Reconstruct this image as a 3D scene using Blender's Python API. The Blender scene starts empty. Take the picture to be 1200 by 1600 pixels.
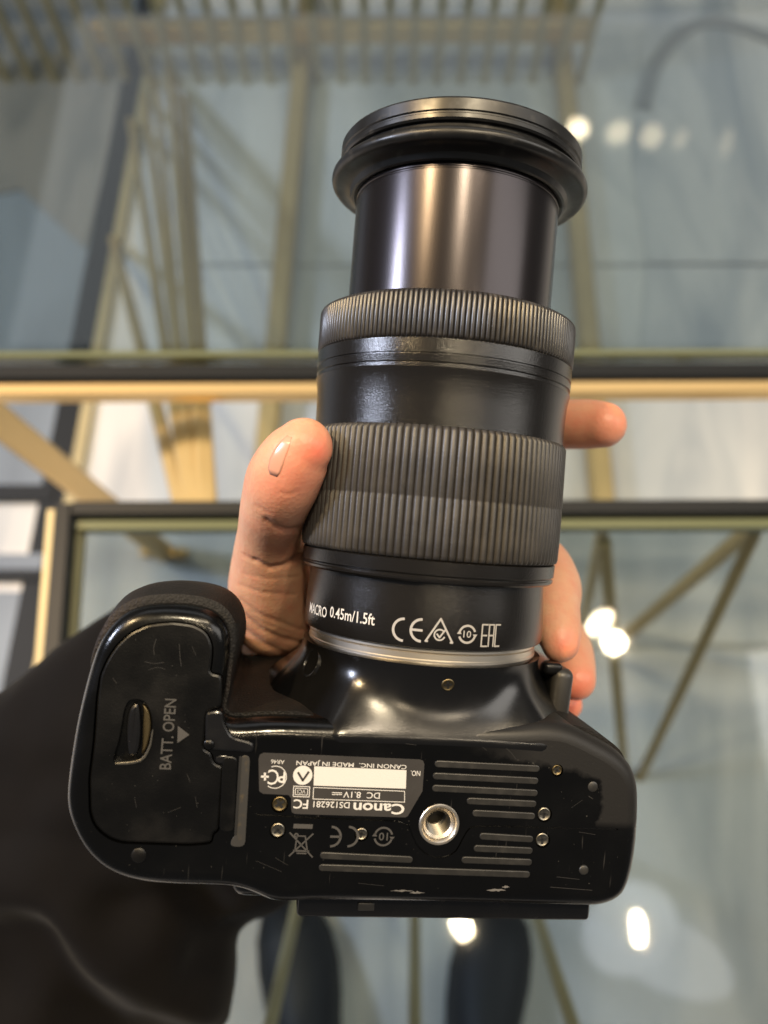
import bpy, bmesh, math, random
from mathutils import Vector, Matrix, noise
from mathutils.bvhtree import BVHTree
random.seed(7)
SC = bpy.context.scene
COL = SC.collection
PI = math.pi

# ------------------------------------------------------------------ camera
F = 1202.0                      # focal length in photo pixels (1200 x 1600)
CAMZ = 1.25
PITCH = math.radians(22)
C0 = Vector((0, 0, CAMZ))
RX = Matrix.Rotation(PITCH, 3, 'X')
cam = bpy.data.objects.new('camera_view', bpy.data.cameras.new('camera_view'))
COL.objects.link(cam)
cam.location = C0
cam.rotation_euler = (PITCH, 0, 0)
cam.data.sensor_width = 36.0
cam.data.lens = F / 1600 * 36.0
cam.data.clip_start = 0.01
cam.data.clip_end = 100
cam.data.dof.use_dof = True
cam.data.dof.focus_distance = 0.208
cam.data.dof.aperture_fstop = 7.2
SC.camera = cam

# ------------------------------------------------------------------ world, exposure
w = bpy.data.worlds.new('World'); SC.world = w; w.use_nodes = True
bgn = w.node_tree.nodes['Background']
bgn.inputs[0].default_value = (0.95, 0.97, 1.0, 1)
bgn.inputs[1].default_value = 0.13
SC.view_settings.view_transform = 'Standard'
SC.view_settings.look = 'None'
SC.view_settings.exposure = -0.15
SC.view_settings.gamma = 1
SC.cycles.use_denoising = True
SC.cycles.transparent_max_bounces = 24
SC.cycles.max_bounces = 10
SC.cycles.caustics_reflective = False
SC.cycles.caustics_refractive = False
SC.cycles.sample_clamp_indirect = 6.0

ZG = 0.63                       # height of the glass tops
ZC = 2.9                        # height of the ceiling lamps

def cs(px, py, d):              # camera-space point to world
    return C0 + RX @ Vector(((px - 600) / F * d, (800 - py) / F * d, -d))
def ray(px, py):
    return RX @ Vector(((px - 600) / F, (800 - py) / F, -1.0))
def G(px, py, z):               # where the view ray meets the horizontal plane z
    r = ray(px, py)
    return C0 + r * ((z - CAMZ) / r.z)

def lamp(name, loc, power, size, colour, shape='DISK', size_y=None, target=None):
    L = bpy.data.lights.new(name, 'AREA'); L.energy = power; L.color = colour
    L.shape = shape; L.size = size
    if size_y: L.size_y = size_y
    o = bpy.data.objects.new(name, L); COL.objects.link(o); o.location = loc
    if target is not None:
        o.rotation_euler = (Vector(target) - Vector(loc)).to_track_quat('-Z', 'Y').to_euler()
    return o
def mirror_pos(px, py):         # lamp whose mirror image in the glass sits at this pixel
    p = G(px, py, 2 * ZG - ZC)
    return Vector((p.x, p.y, ZC))
WARM = (1, .80, .52)
for px, py, pw, dx, dy, rot in ((960, 1003, 8, .066, .066, 0), (938, 972, 3, .11, .05, .7), (722, 1448, 3.5, .05, .07, .6), (998, 1452, 4, .026, .10, 0),
                        (903, 200, 1.2, .10, .13, -.2), (966, 206, .35, .11, .17, -.5), (1018, 212, .30, .11, .17, -.4), (1064, 216, .07, .07, .15, -.5), (1136, 222, .07, .06, .2, -.3)):
    o = lamp('ceiling_spot', mirror_pos(px, py), pw, dx, WARM, 'ELLIPSE', dy); o.rotation_euler.z = rot
lamp('ceiling_or_fill_panel', mirror_pos(985, 1450), .7, .34, (.90, .92, 1), 'ELLIPSE', .26).rotation_euler.z = .5
lamp('ceiling_or_fill_panel', mirror_pos(1040, 1490), .6, .46, (.90, .92, 1), 'ELLIPSE', .22).rotation_euler.z = -.4
lamp('ceiling_spot_warm', (-1.0, .55, ZC), 58, .13, (1, .72, .38))
lamp('ceiling_spot_warm', (-1.5, .9, ZC), 14, .13, (1, .74, .5))
lamp('ceiling_spot_cool', (-3.0, .7, ZC), 125, .5, (.74, .81, 1), target=(0, .1, 1))
lamp('ceiling_spot_overhead', (.16, .30, ZC), 26, .10, (1, .82, .55))
lamp('ceiling_spot_overhead', (.62, .45, ZC), 9, .08, (1, .82, .6))
lamp('ceiling_or_fill_panel', (0.3, 3.1, ZC + .05), 32, 4.0, (.96, .98, 1), 'RECTANGLE', 2.2)  # added overhead soft fill, which also veils the far glass
lamp('ceiling_or_fill_panel', (2.6, .2, ZC + .05), 46, 1.2, (1, .95, .88), 'RECTANGLE', 2.4, target=(0, .2, .8))  # added fill from the right, its mirror image outside the frame

# ------------------------------------------------------------------ materials
def mat(name, colour, rough=.4, metal=0.0, spec=.5, bump=None, rvar=None, cvar=None, sss=0, sheen=0, coat=0):
    """bump=(scale,strength,distance) noise; rvar=(scale,lo,hi); cvar=(scale,colour2,lo,hi)"""
    m = bpy.data.materials.new(name); m.use_nodes = True
    nt = m.node_tree; b = nt.nodes['Principled BSDF']
    b.inputs['Base Color'].default_value = (*colour, 1)
    b.inputs['Roughness'].default_value = rough
    b.inputs['Metallic'].default_value = metal
    b.inputs['Specular IOR Level'].default_value = spec
    if sheen: b.inputs['Sheen Weight'].default_value = sheen
    if coat: b.inputs['Coat Weight'].default_value = coat
    if bump or rvar or cvar:
        tc = nt.nodes.new('ShaderNodeTexCoord')
    if bump:
        n = nt.nodes.new('ShaderNodeTexNoise'); n.inputs['Scale'].default_value = bump[0]; n.inputs['Detail'].default_value = 3
        bp = nt.nodes.new('ShaderNodeBump'); bp.inputs['Strength'].default_value = bump[1]; bp.inputs['Distance'].default_value = bump[2]
        nt.links.new(tc.outputs['Object'], n.inputs['Vector']); nt.links.new(n.outputs[0], bp.inputs['Height'])
        nt.links.new(bp.outputs[0], b.inputs['Normal'])
    if rvar:
        n = nt.nodes.new('ShaderNodeTexNoise'); n.inputs['Scale'].default_value = rvar[0]; n.inputs['Detail'].default_value = 5
        mr = nt.nodes.new('ShaderNodeMapRange'); mr.inputs[1].default_value = .35; mr.inputs[2].default_value = .7
        mr.inputs[3].default_value = rvar[1]; mr.inputs[4].default_value = rvar[2]
        nt.links.new(tc.outputs['Object'], n.inputs['Vector']); nt.links.new(n.outputs[0], mr.inputs[0]); nt.links.new(mr.outputs[0], b.inputs['Roughness'])
    if cvar:
        n = nt.nodes.new('ShaderNodeTexNoise'); n.inputs['Scale'].default_value = cvar[0]; n.inputs['Detail'].default_value = 6
        mr = nt.nodes.new('ShaderNodeMapRange'); mr.inputs[1].default_value = cvar[2]; mr.inputs[2].default_value = cvar[3]
        mx = nt.nodes.new('ShaderNodeMix'); mx.data_type = 'RGBA'
        mx.inputs[6].default_value = (*colour, 1); mx.inputs[7].default_value = (*cvar[1], 1)
        nt.links.new(tc.outputs['Object'], n.inputs['Vector']); nt.links.new(n.outputs[0], mr.inputs[0]); nt.links.new(mr.outputs[0], mx.inputs[0]); nt.links.new(mx.outputs[2], b.inputs['Base Color'])
    return m

def body_material():
    """glossy black plastic, matt where the paint is worn on the hinge-free end of the base, fine scratches"""
    m = mat('body_plastic', (.003, .003, .003), .2, spec=.33, bump=(1600, .12, .0002))
    nt = m.node_tree; b = nt.nodes['Principled BSDF']; L = nt.links.new
    N = nt.nodes.new
    tc = N('ShaderNodeTexCoord'); sep = N('ShaderNodeSeparateXYZ'); L(tc.outputs['Object'], sep.inputs[0])
    n = N('ShaderNodeTexNoise'); n.inputs['Scale'].default_value = 230; n.inputs['Detail'].default_value = 4; L(tc.outputs['Object'], n.inputs['Vector'])
    ma = N('ShaderNodeMath'); ma.operation = 'MULTIPLY_ADD'; L(n.outputs[0], ma.inputs[0]); ma.inputs[1].default_value = .009
    L(sep.outputs[0], ma.inputs[2])
    m1 = N('ShaderNodeMapRange'); m1.inputs[1].default_value = .0488; m1.inputs[2].default_value = .0500; L(ma.outputs[0], m1.inputs[0])
    # only the front half of that end is worn
    m2 = N('ShaderNodeMapRange'); m2.inputs[1].default_value = -.0425; m2.inputs[2].default_value = -.0405; L(sep.outputs[1], m2.inputs[0])
    wr = N('ShaderNodeMath'); wr.operation = 'MULTIPLY'; L(m1.outputs[0], wr.inputs[0]); L(m2.outputs[0], wr.inputs[1])
    mb = N('ShaderNodeMath'); mb.operation = 'MULTIPLY_ADD'; L(n.outputs[0], mb.inputs[0]); mb.inputs[1].default_value = .005; L(sep.outputs[1], mb.inputs[2])
    sl = N('ShaderNodeMath'); sl.operation = 'MULTIPLY_ADD'; L(sep.outputs[0], sl.inputs[0]); sl.inputs[1].default_value = .17; L(mb.outputs[0], sl.inputs[2])
    m3 = N('ShaderNodeMapRange'); m3.inputs[1].default_value = -.0200; m3.inputs[2].default_value = -.0185; L(sl.outputs[0], m3.inputs[0])
    m4 = N('ShaderNodeMapRange'); m4.inputs[1].default_value = .006; m4.inputs[2].default_value = .026; L(sep.outputs[0], m4.inputs[0])
    wf = N('ShaderNodeMath'); wf.operation = 'MULTIPLY'; L(m3.outputs[0], wf.inputs[0]); L(m4.outputs[0], wf.inputs[1])
    wear = N('ShaderNodeMath'); wear.operation = 'MAXIMUM'; L(wr.outputs[0], wear.inputs[0]); L(wf.outputs[0], wear.inputs[1])
    wn = N('ShaderNodeTexNoise'); wn.inputs['Scale'].default_value = 70; wn.inputs['Detail'].default_value = 8; L(tc.outputs['Object'], wn.inputs['Vector'])
    rr = N('ShaderNodeMapRange'); rr.inputs[1].default_value = .35; rr.inputs[2].default_value = .7; rr.inputs[3].default_value = .13; rr.inputs[4].default_value = .30; L(wn.outputs[0], rr.inputs[0])
    mr = N('ShaderNodeMix'); L(wear.outputs[0], mr.inputs[0]); L(rr.outputs[0], mr.inputs[2]); mr.inputs[3].default_value = .5; L(mr.outputs[0], b.inputs['Roughness'])
    # scratches: thin ridges of stretched noise
    mp = N('ShaderNodeMapping'); mp.inputs['Scale'].default_value = (900, 60, 60); mp.inputs['Rotation'].default_value = (0, 0, .6); L(tc.outputs['Object'], mp.inputs[0])
    sn = N('ShaderNodeTexNoise'); sn.inputs['Scale'].default_value = 1; sn.inputs['Detail'].default_value = 2; L(mp.outputs[0], sn.inputs['Vector'])
    s1 = N('ShaderNodeMapRange'); s1.inputs[1].default_value = .705; s1.inputs[2].default_value = .75; L(sn.outputs[0], s1.inputs[0])
    mc = N('ShaderNodeMix'); mc.data_type = 'RGBA'; L(wear.outputs[0], mc.inputs[0]); mc.inputs[6].default_value = (.0015, .0015, .0015, 1); mc.inputs[7].default_value = (.0075, .007, .0066, 1)
    mc2 = N('ShaderNodeMix'); mc2.data_type = 'RGBA'; L(s1.outputs[0], mc2.inputs[0]); L(mc.outputs[2], mc2.inputs[6]); mc2.inputs[7].default_value = (.02, .019, .018, 1)
    dn = N('ShaderNodeTexNoise'); dn.inputs['Scale'].default_value = 900; dn.inputs['Detail'].default_value = 2; L(tc.outputs['Object'], dn.inputs['Vector'])
    d1 = N('ShaderNodeMapRange'); d1.inputs[1].default_value = .745; d1.inputs[2].default_value = .80; L(dn.outputs[0], d1.inputs[0])
    mc3 = N('ShaderNodeMix'); mc3.data_type = 'RGBA'; L(d1.outputs[0], mc3.inputs[0]); L(mc2.outputs[2], mc3.inputs[6]); mc3.inputs[7].default_value = (.05, .047, .042, 1)
    L(mc3.outputs[2], b.inputs['Base Color'])
    return m

def leather_material():
    m = mat('grip_leather', (.007, .0063, .006), .62, spec=.22, cvar=(60, (.020, .014, .011), .5, .75))
    nt = m.node_tree; b = nt.nodes['Principled BSDF']; L = nt.links.new
    tc = nt.nodes.new('ShaderNodeTexCoord'); v = nt.nodes.new('ShaderNodeTexVoronoi'); v.inputs['Scale'].default_value = 1500
    bp = nt.nodes.new('ShaderNodeBump'); bp.inputs['Strength'].default_value = .45; bp.inputs['Distance'].default_value = .0004
    L(tc.outputs['Object'], v.inputs['Vector']); L(v.outputs[0], bp.inputs['Height']); L(bp.outputs[0], b.inputs['Normal'])
    return m

def skin_material():
    m = mat('skin', (.56, .29, .185), .42, spec=.35)
    nt = m.node_tree; b = nt.nodes['Principled BSDF']; L = nt.links.new; N = nt.nodes.new
    at = N('ShaderNodeAttribute'); at.attribute_name = 'blush'
    tc = N('ShaderNodeTexCoord')
    n = N('ShaderNodeTexNoise'); n.inputs['Scale'].default_value = 90; n.inputs['Detail'].default_value = 6; L(tc.outputs['Object'], n.inputs['Vector'])
    mx0 = N('ShaderNodeMix'); mx0.data_type = 'RGBA'; mx0.inputs[6].default_value = (.56, .305, .19, 1); mx0.inputs[7].default_value = (.61, .345, .225, 1); L(n.outputs[0], mx0.inputs[0])
    mx = N('ShaderNodeMix'); mx.data_type = 'RGBA'; L(at.outputs['Fac'], mx.inputs[0])
    nb = N('ShaderNodeTexNoise'); nb.inputs['Scale'].default_value = 150; nb.inputs['Detail'].default_value = 5; nb.inputs['Roughness'].default_value = .65; L(tc.outputs['Object'], nb.inputs['Vector'])
    mb = N('ShaderNodeMapRange'); mb.inputs[1].default_value = .42; mb.inputs[2].default_value = .72; mb.inputs[4].default_value = .6; L(nb.outputs[0], mb.inputs[0])
    mxb = N('ShaderNodeMix'); mxb.data_type = 'RGBA'; L(mb.outputs[0], mxb.inputs[0]); L(mx0.outputs[2], mxb.inputs[6]); mxb.inputs[7].default_value = (.58, .225, .15, 1); L(mxb.outputs[2], mx.inputs[6]); mx.inputs[7].default_value = (.66, .175, .11, 1)
    L(mx.outputs[2], b.inputs['Base Color'])
    b.inputs['Subsurface Weight'].default_value = .3
    b.inputs['Subsurface Radius'].default_value = (1, .35, .2)
    b.inputs['Subsurface Scale'].default_value = .004
    v = N('ShaderNodeTexVoronoi'); v.inputs['Scale'].default_value = 900; L(tc.outputs['Object'], v.inputs['Vector'])
    n2 = N('ShaderNodeTexNoise'); n2.inputs['Scale'].default_value = 400; n2.inputs['Detail'].default_value = 5; L(tc.outputs['Object'], n2.inputs['Vector'])
    ad = N('ShaderNodeMath'); ad.operation = 'ADD'; L(v.outputs[0], ad.inputs[0]); L(n2.outputs[0], ad.inputs[1])
    bp = N('ShaderNodeBump'); bp.inputs['Strength'].default_value = .2; bp.inputs['Distance'].default_value = .0003; L(ad.outputs[0], bp.inputs['Height']); L(bp.outputs[0], b.inputs['Normal'])
    return m

def glass_material(tint):
    m = bpy.data.materials.new('tinted_glass'); m.use_nodes = True
    nt = m.node_tree; nt.nodes.clear(); N = nt.nodes.new; L = nt.links.new
    out = N('ShaderNodeOutputMaterial'); mix = N('ShaderNodeMixShader'); tr = N('ShaderNodeBsdfTransparent'); gl = N('ShaderNodeBsdfGlossy')
    fr = N('ShaderNodeFresnel'); ge = N('ShaderNodeNewGeometry'); ior = N('ShaderNodeMapRange')
    ior.inputs[3].default_value = 1.5; ior.inputs[4].default_value = 1 / 1.5      # the pane does not bend the view: same reflectance on both faces
    L(ge.outputs['Backfacing'], ior.inputs[0]); L(ior.outputs[0], fr.inputs[0])
    tr.inputs[0].default_value = (*tint, 1); gl.inputs['Roughness'].default_value = .035
    L(fr.outputs[0], mix.inputs[0]); L(tr.outputs[0], mix.inputs[1]); L(gl.outputs[0], mix.inputs[2]); L(mix.outputs[0], out.inputs[0])
    return m

def floor_material(name, c1, c2, scale):
    m = mat(name, c1, .5, spec=.25)
    nt = m.node_tree; b = nt.nodes['Principled BSDF']; L = nt.links.new; N = nt.nodes.new
    tc = N('ShaderNodeTexCoord'); n = N('ShaderNodeTexNoise'); n.inputs['Scale'].default_value = scale; n.inputs['Detail'].default_value = 5; n.inputs['Distortion'].default_value = 1.6
    mp = N('ShaderNodeMapping'); mp.inputs['Scale'].default_value = (2.6, .55, 1); mp.inputs['Rotation'].default_value = (0, 0, .12)  # marble veins, stretched into streaks that imitate clothing reflected in the glass
    L(tc.outputs['Object'], mp.inputs[0]); L(mp.outputs[0], n.inputs['Vector'])
    cr = N('ShaderNodeValToRGB'); e = cr.color_ramp.elements
    e[0].position = .36; e[0].color = (*c2, 1); e[1].position = .56; e[1].color = (*c1, 1)
    L(n.outputs[0], cr.inputs[0]); L(cr.outputs[0], b.inputs['Base Color'])
    return m

M_BODY = body_material()
M_GLOSS = mat('gloss_black', (.0045, .0045, .005), .2, rvar=(160, .17, .3), bump=(1600, .06, .0002))
M_HOUSING = mat('housing_black', (.004, .004, .0043), .22, rvar=(120, .18, .27), bump=(2600, .10, .0002))
M_SATIN = mat('speckled_black', (.0066, .006, .0056), .2, bump=(2600, .33, .00022))
M_SATINB = mat('satin_black', (.020, .0195, .019), .38, bump=(1400, .35, .0002))
M_DOOR = mat('door_plastic', (.0018, .0018, .0018), .33, spec=.3, rvar=(90, .26, .42), bump=(2200, .2, .0002), cvar=(45, (.008, .0075, .007), .52, .75))
M_RUB = mat('ribbed_rubber', (.022, .020, .0185), .42, spec=.5, cvar=(120, (.040, .036, .032), .45, .75), bump=(1800, .2, .0002))
M_KNURL = mat('knurled_black', (.018, .0165, .016), .30, spec=.6, cvar=(200, (.055, .050, .046), .55, .75))
M_ANOD = mat('anodised_barrel', (.036, .032, .034), .24, metal=.85, bump=(2500, .06, .0002))
M_RIM = mat('front_ring_black', (.007, .007, .007), .34, spec=.4, rvar=(140, .28, .44), cvar=(260, (.03, .029, .027), .58, .72))
M_SILVER = mat('silver_metal', (.66, .60, .51), .36, metal=1, bump=(900, .05, .0002))
M_STEEL = mat('screw_steel', (.24, .22, .18), .36, metal=1)
M_BRASSY = mat('screw_brassy', (.14, .11, .06), .42, metal=1)
M_DARK = mat('dark_gap', (.003, .003, .003), .6)
M_SLOT = mat('groove_grey', (.012, .0115, .0105), .40, cvar=(300, (.022, .021, .019), .45, .7))
M_STICK = mat('sticker_grey', (.050, .047, .045), .32, metal=.35, rvar=(150, .25, .4))
M_WHITE = mat('white_print', (.50, .49, .47), .5)
M_GREYP = mat('grey_print', (.30, .29, .28), .5)
M_DIMP = mat('dim_print', (.046, .044, .042), .5)
M_STRIP = mat('worn_grey_strip', (.022, .021, .020), .5, cvar=(400, (.06, .045, .022), .55, .75))
M_LEATHER = leather_material()
M_SKIN = skin_material()
M_NAIL = mat('nail', (.53, .265, .185), .24)
M_SLEEVE = mat('sleeve_cloth', (.0026, .0020, .0019), .8, spec=.10, sheen=.03, bump=(1100, .35, .0004), cvar=(25, (.0038, .0030, .0028), .4, .7))
M_SHOE = mat('shoe_navy', (.0045, .0058, .010), .6, bump=(200, .3, .001))
M_SOLE = mat('shoe_sole', (.02, .02, .022), .7)
M_TROUSER = mat('trouser_cloth', (.015, .015, .017), .85)
M_BRASS = mat('brass', (.70, .50, .235), .32, metal=.7)
M_BRASSM = mat('brass_matt', (.52, .43, .24), .5, metal=.2, spec=.3, cvar=(8, (.46, .38, .21), .4, .7))
M_BRASSR = mat('brass_rail_matt', (.60, .44, .20), .45, metal=.3, spec=.3, cvar=(8, (.53, .39, .18), .4, .7))
M_FRAMEK = mat('dark_frame', (.007, .008, .009), .45, spec=.25)
M_TAUPE = mat('taupe_seal', (.16, .13, .115), .5)
M_GREEN = mat('glass_edge_green', (.13, .14, .075), .2)
M_FLOOR = floor_material('pale_marble', (.78, .755, .72), (.52, .53, .54), 1.7)
M_FLOORB = floor_material('blue_grey_stone', (.26, .30, .35), (.20, .23, .27), 1.2)
M_INLAY = mat('dark_inlay', (.022, .024, .027), .6, spec=.2)
M_JOINT = mat('tile_joint', (.42, .42, .41), .6)
M_GLASS = glass_material((.622, .675, .690))

# ------------------------------------------------------------------ mesh helpers
def mk(name, verts, faces, m, parent=None, smooth=True, sharp=35, origin=None):
    me = bpy.data.meshes.new(name)
    if origin is not None: verts = [Vector(v) - origin for v in verts]
    me.from_pydata([tuple(v) for v in verts], [], faces); me.update()
    bm = bmesh.new(); bm.from_mesh(me); bmesh.ops.recalc_face_normals(bm, faces=bm.faces); bm.to_mesh(me); bm.free()
    if smooth:
        me.polygons.foreach_set('use_smooth', [True] * len(me.polygons)); me.set_sharp_from_angle(angle=math.radians(sharp))
    me.materials.append(m)
    o = bpy.data.objects.new(name, me); COL.objects.link(o)
    if parent is not None: o.parent = parent
    return o
def from_bm(name, bm, m, parent=None, sharp=35):
    bmesh.ops.recalc_face_normals(bm, faces=bm.faces)
    me = bpy.data.meshes.new(name); bm.to_mesh(me); bm.free()
    me.polygons.foreach_set('use_smooth', [True] * len(me.polygons)); me.set_sharp_from_angle(angle=math.radians(sharp))
    me.materials.append(m)
    o = bpy.data.objects.new(name, me); COL.objects.link(o)
    if parent is not None: o.parent = parent
    return o
def evaluated(o):
    dg = bpy.context.evaluated_depsgraph_get(); dg.update()
    me = bpy.data.meshes.new_from_object(o.evaluated_get(dg), preserve_all_data_layers=True, depsgraph=dg)
    old = o.data; o.modifiers.clear(); o.data = me; bpy.data.meshes.remove(old)
def flat_tops(o):
    for p in o.data.polygons:
        if abs(p.normal.z) > .9995: p.use_smooth = False
def boolean_cut(o, cutter, sharp=30):
    cutter.parent = o.parent; bpy.context.view_layer.update()
    md = o.modifiers.new('cut', 'BOOLEAN'); md.operation = 'DIFFERENCE'; md.solver = 'EXACT'; md.object = cutter
    evaluated(o)
    d = cutter.data; bpy.data.objects.remove(cutter); bpy.data.meshes.remove(d)
    o.data.polygons.foreach_set('use_smooth', [True] * len(o.data.polygons)); o.data.set_sharp_from_angle(angle=math.radians(sharp)); flat_tops(o)
def empty(name, loc, label, cat, group=None):
    o = bpy.data.objects.new(name, None); COL.objects.link(o); o.location = loc; o.empty_display_size = .02
    o['label'] = label; o['category'] = cat
    if group: o['group'] = group
    return o
def add_cyl(V, Fc, a, b, r0, r1, n=16, cap=True):
    a = Vector(a); b = Vector(b); ax = (b - a).normalized()
    u = ax.orthogonal().normalized(); v = ax.cross(u); s = len(V)
    for p, r in ((a, r0), (b, r1)):
        for k in range(n):
            t = 2 * PI * k / n; V.append(p + (u * math.cos(t) + v * math.sin(t)) * r)
    for k in range(n): Fc.append((s + k, s + (k + 1) % n, s + n + (k + 1) % n, s + n + k))
    if cap: Fc.append(tuple(s + k for k in range(n))); Fc.append(tuple(s + n + k for k in range(n)))
def add_bar(V, Fc, a, b, wid, hei, up=Vector((0, 0, 1)), ch=.12):
    """bar with chamfered rectangular section between two points"""
    a = Vector(a); b = Vector(b); ax = (b - a).normalized(); s1 = ax.cross(up).normalized(); s2 = s1.cross(ax).normalized()
    c = ch * min(wid, hei); hw, hh = wid / 2, hei / 2
    sec = [(-hw + c, -hh), (hw - c, -hh), (hw, -hh + c), (hw, hh - c), (hw - c, hh), (-hw + c, hh), (-hw, hh - c), (-hw, -hh + c)]
    s = len(V)
    for p in (a, b):
        for x, y in sec: V.append(p + s1 * x + s2 * y)
    for k in range(8): Fc.append((s + k, s + (k + 1) % 8, s + 8 + (k + 1) % 8, s + 8 + k))
    Fc.append(tuple(s + k for k in range(8))); Fc.append(tuple(s + 8 + k for k in range(8)))
def rod(name, a, b, r, m, parent, n=14, r1=None):
    V, Fc = [], []; add_cyl(V, Fc, a, b, r, r1 or r, n); return mk(name, V, Fc, m, parent, origin=parent.location if parent else None)
def bar(name, a, b, wid, hei, m, parent, up=Vector((0, 0, 1))):
    V, Fc = [], []; add_bar(V, Fc, a, b, wid, hei, up); return mk(name, V, Fc, m, parent, sharp=20, origin=parent.location if parent else None)
def catmull(pts, n, closed=False):
    out = []; m = len(pts); segs = m if closed else m - 1
    for i in range(segs):
        p = [pts[(i + k) % m] if closed else pts[min(max(i + k, 0), m - 1)] for k in (-1, 0, 1, 2)]
        for j in range(n):
            t = j / n
            out.append(.5 * ((2 * p[1]) + (p[2] - p[0]) * t + (2 * p[0] - 5 * p[1] + 4 * p[2] - p[3]) * t * t + (3 * p[1] - p[0] - 3 * p[2] + p[3]) * t ** 3))
    if not closed: out.append(pts[-1].copy())
    return out
def resample(pts, n, closed=True):
    q = pts + [pts[0]] if closed else pts
    d = [0]
    for i in range(1, len(q)): d.append(d[-1] + (q[i] - q[i - 1]).length)
    out = []; j = 0
    for k in range(n):
        t = d[-1] * k / (n if closed else n - 1)
        while j < len(q) - 2 and d[j + 1] < t: j += 1
        f = (t - d[j]) / max(d[j + 1] - d[j], 1e-12); out.append(q[j].lerp(q[j + 1], min(f, 1)))
    return out
def sstep(a, b, x):
    t = min(max((x - a) / (b - a), 0), 1); return t * t * (3 - 2 * t)

# ================================================================== SETTING
def sheet(name, corners, z, m, thick=.02):
    V = [Vector((p.x, p.y, z)) for p in corners] + [Vector((p.x, p.y, z - thick)) for p in corners]
    n = len(corners); Fc = [tuple(range(n)), tuple(range(n, 2 * n))] + [(k, (k + 1) % n, n + (k + 1) % n, n + k) for k in range(n)]
    o = mk(name, V, Fc, m, smooth=False); o['kind'] = 'structure'; return o
sheet('floor', [Vector((-6, -5, 0)), Vector((6, -5, 0)), Vector((6, 7, 0)), Vector((-6, 7, 0))], 0, M_FLOOR, .1)
# blue grey stone field left of the dark inlay
e0, e1 = G(222, 60, 0), G(62, 905, 0)
dirn = (e1 - e0).normalized(); e_a = e0 - dirn * 1.5; e_b = e0 + dirn * ((G(80, 780, 0) - e0).length)
sheet('floor_field_or_reflection', [e_a, e_b, e_b + Vector((-3, 0, 0)), e_a + Vector((-3, 0, 0))], .004, M_FLOORB, .003)
def floor_strip(a, b, wid, m, z):
    d = (b - a).normalized(); s = Vector((d.y, -d.x, 0)) * wid / 2
    return sheet('inlay_or_reflection', [a + s, b + s, b - s, a - s], z, m, .003)
e_c = e0 + dirn * ((e1 - e0).length * 1.6)
floor_strip(e_a, e_c, .044, M_INLAY, .012)
side = Vector((-dirn.y, dirn.x, 0)); side = side if side.x > 0 else -side
floor_strip(e_a + side * .031, e_c + side * .033, .020, M_BRASSM, .012)
floor_strip(G(-260, 775, 0), G(88, 775, 0), .030, M_INLAY, .016)
floor_strip(G(-260, 885, 0), G(72, 885, 0), .035, M_FLOORB, .016)
floor_strip(G(-260, 903, 0), G(72, 903, 0), .018, M_INLAY, .020)
floor_strip(G(260, 415, 0), G(1500, 415, 0), .006, M_JOINT, .004)
floor_strip(G(260, 1010, 0), G(1500, 1010, 0), .006, M_JOINT, .004)
sheet('floor_field_or_reflection', [G(-260, 925, 0), G(62, 925, 0), G(20, 1200, 0), G(-260, 1200, 0)], .004, M_FLOORB, .003)
# darker stone square in the far left corner
sheet('floor_field_or_reflection', [G(-120, -60, 0), G(212, -60, 0), G(196, 150, 0), G(135, 392, 0), G(35, 300, 0), G(-120, 330, 0)], .008, floor_material('taupe_stone', (.27, .26, .245), (.20, .20, .195), 3), .003)
# soft reflections of draped clothing, put into the floor colour on the right
sheet('floor_field_or_reflection', [G(1010, -60, 0), G(1500, -60, 0), G(1500, 560, 0), G(1000, 560, 0), G(1010, 400, 0), G(985, 250, 0)], .004, floor_material('cloth_reflection_grey', (.62, .62, .62), (.36, .39, .43), 2.2), .003)

arcp = catmull([G(x, y, 0) for x, y in ((1003, 175), (1020, 110), (1060, 58), (1110, 38), (1170, 52), (1260, 90), (1400, 160))], 8)  # curved clothing reflection in the glass, laid on the floor as a grey band
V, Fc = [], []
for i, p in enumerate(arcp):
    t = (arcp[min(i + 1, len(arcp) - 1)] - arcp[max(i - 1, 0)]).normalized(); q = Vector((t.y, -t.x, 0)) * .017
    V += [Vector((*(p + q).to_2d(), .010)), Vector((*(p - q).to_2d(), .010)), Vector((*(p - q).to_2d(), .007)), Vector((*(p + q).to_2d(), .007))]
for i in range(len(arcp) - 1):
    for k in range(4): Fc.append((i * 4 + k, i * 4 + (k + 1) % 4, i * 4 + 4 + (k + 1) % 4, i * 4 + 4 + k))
o = mk('inlay_or_reflection', V, Fc, mat('reflection_grey', (.27, .275, .28), .5)); o['kind'] = 'structure'

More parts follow.
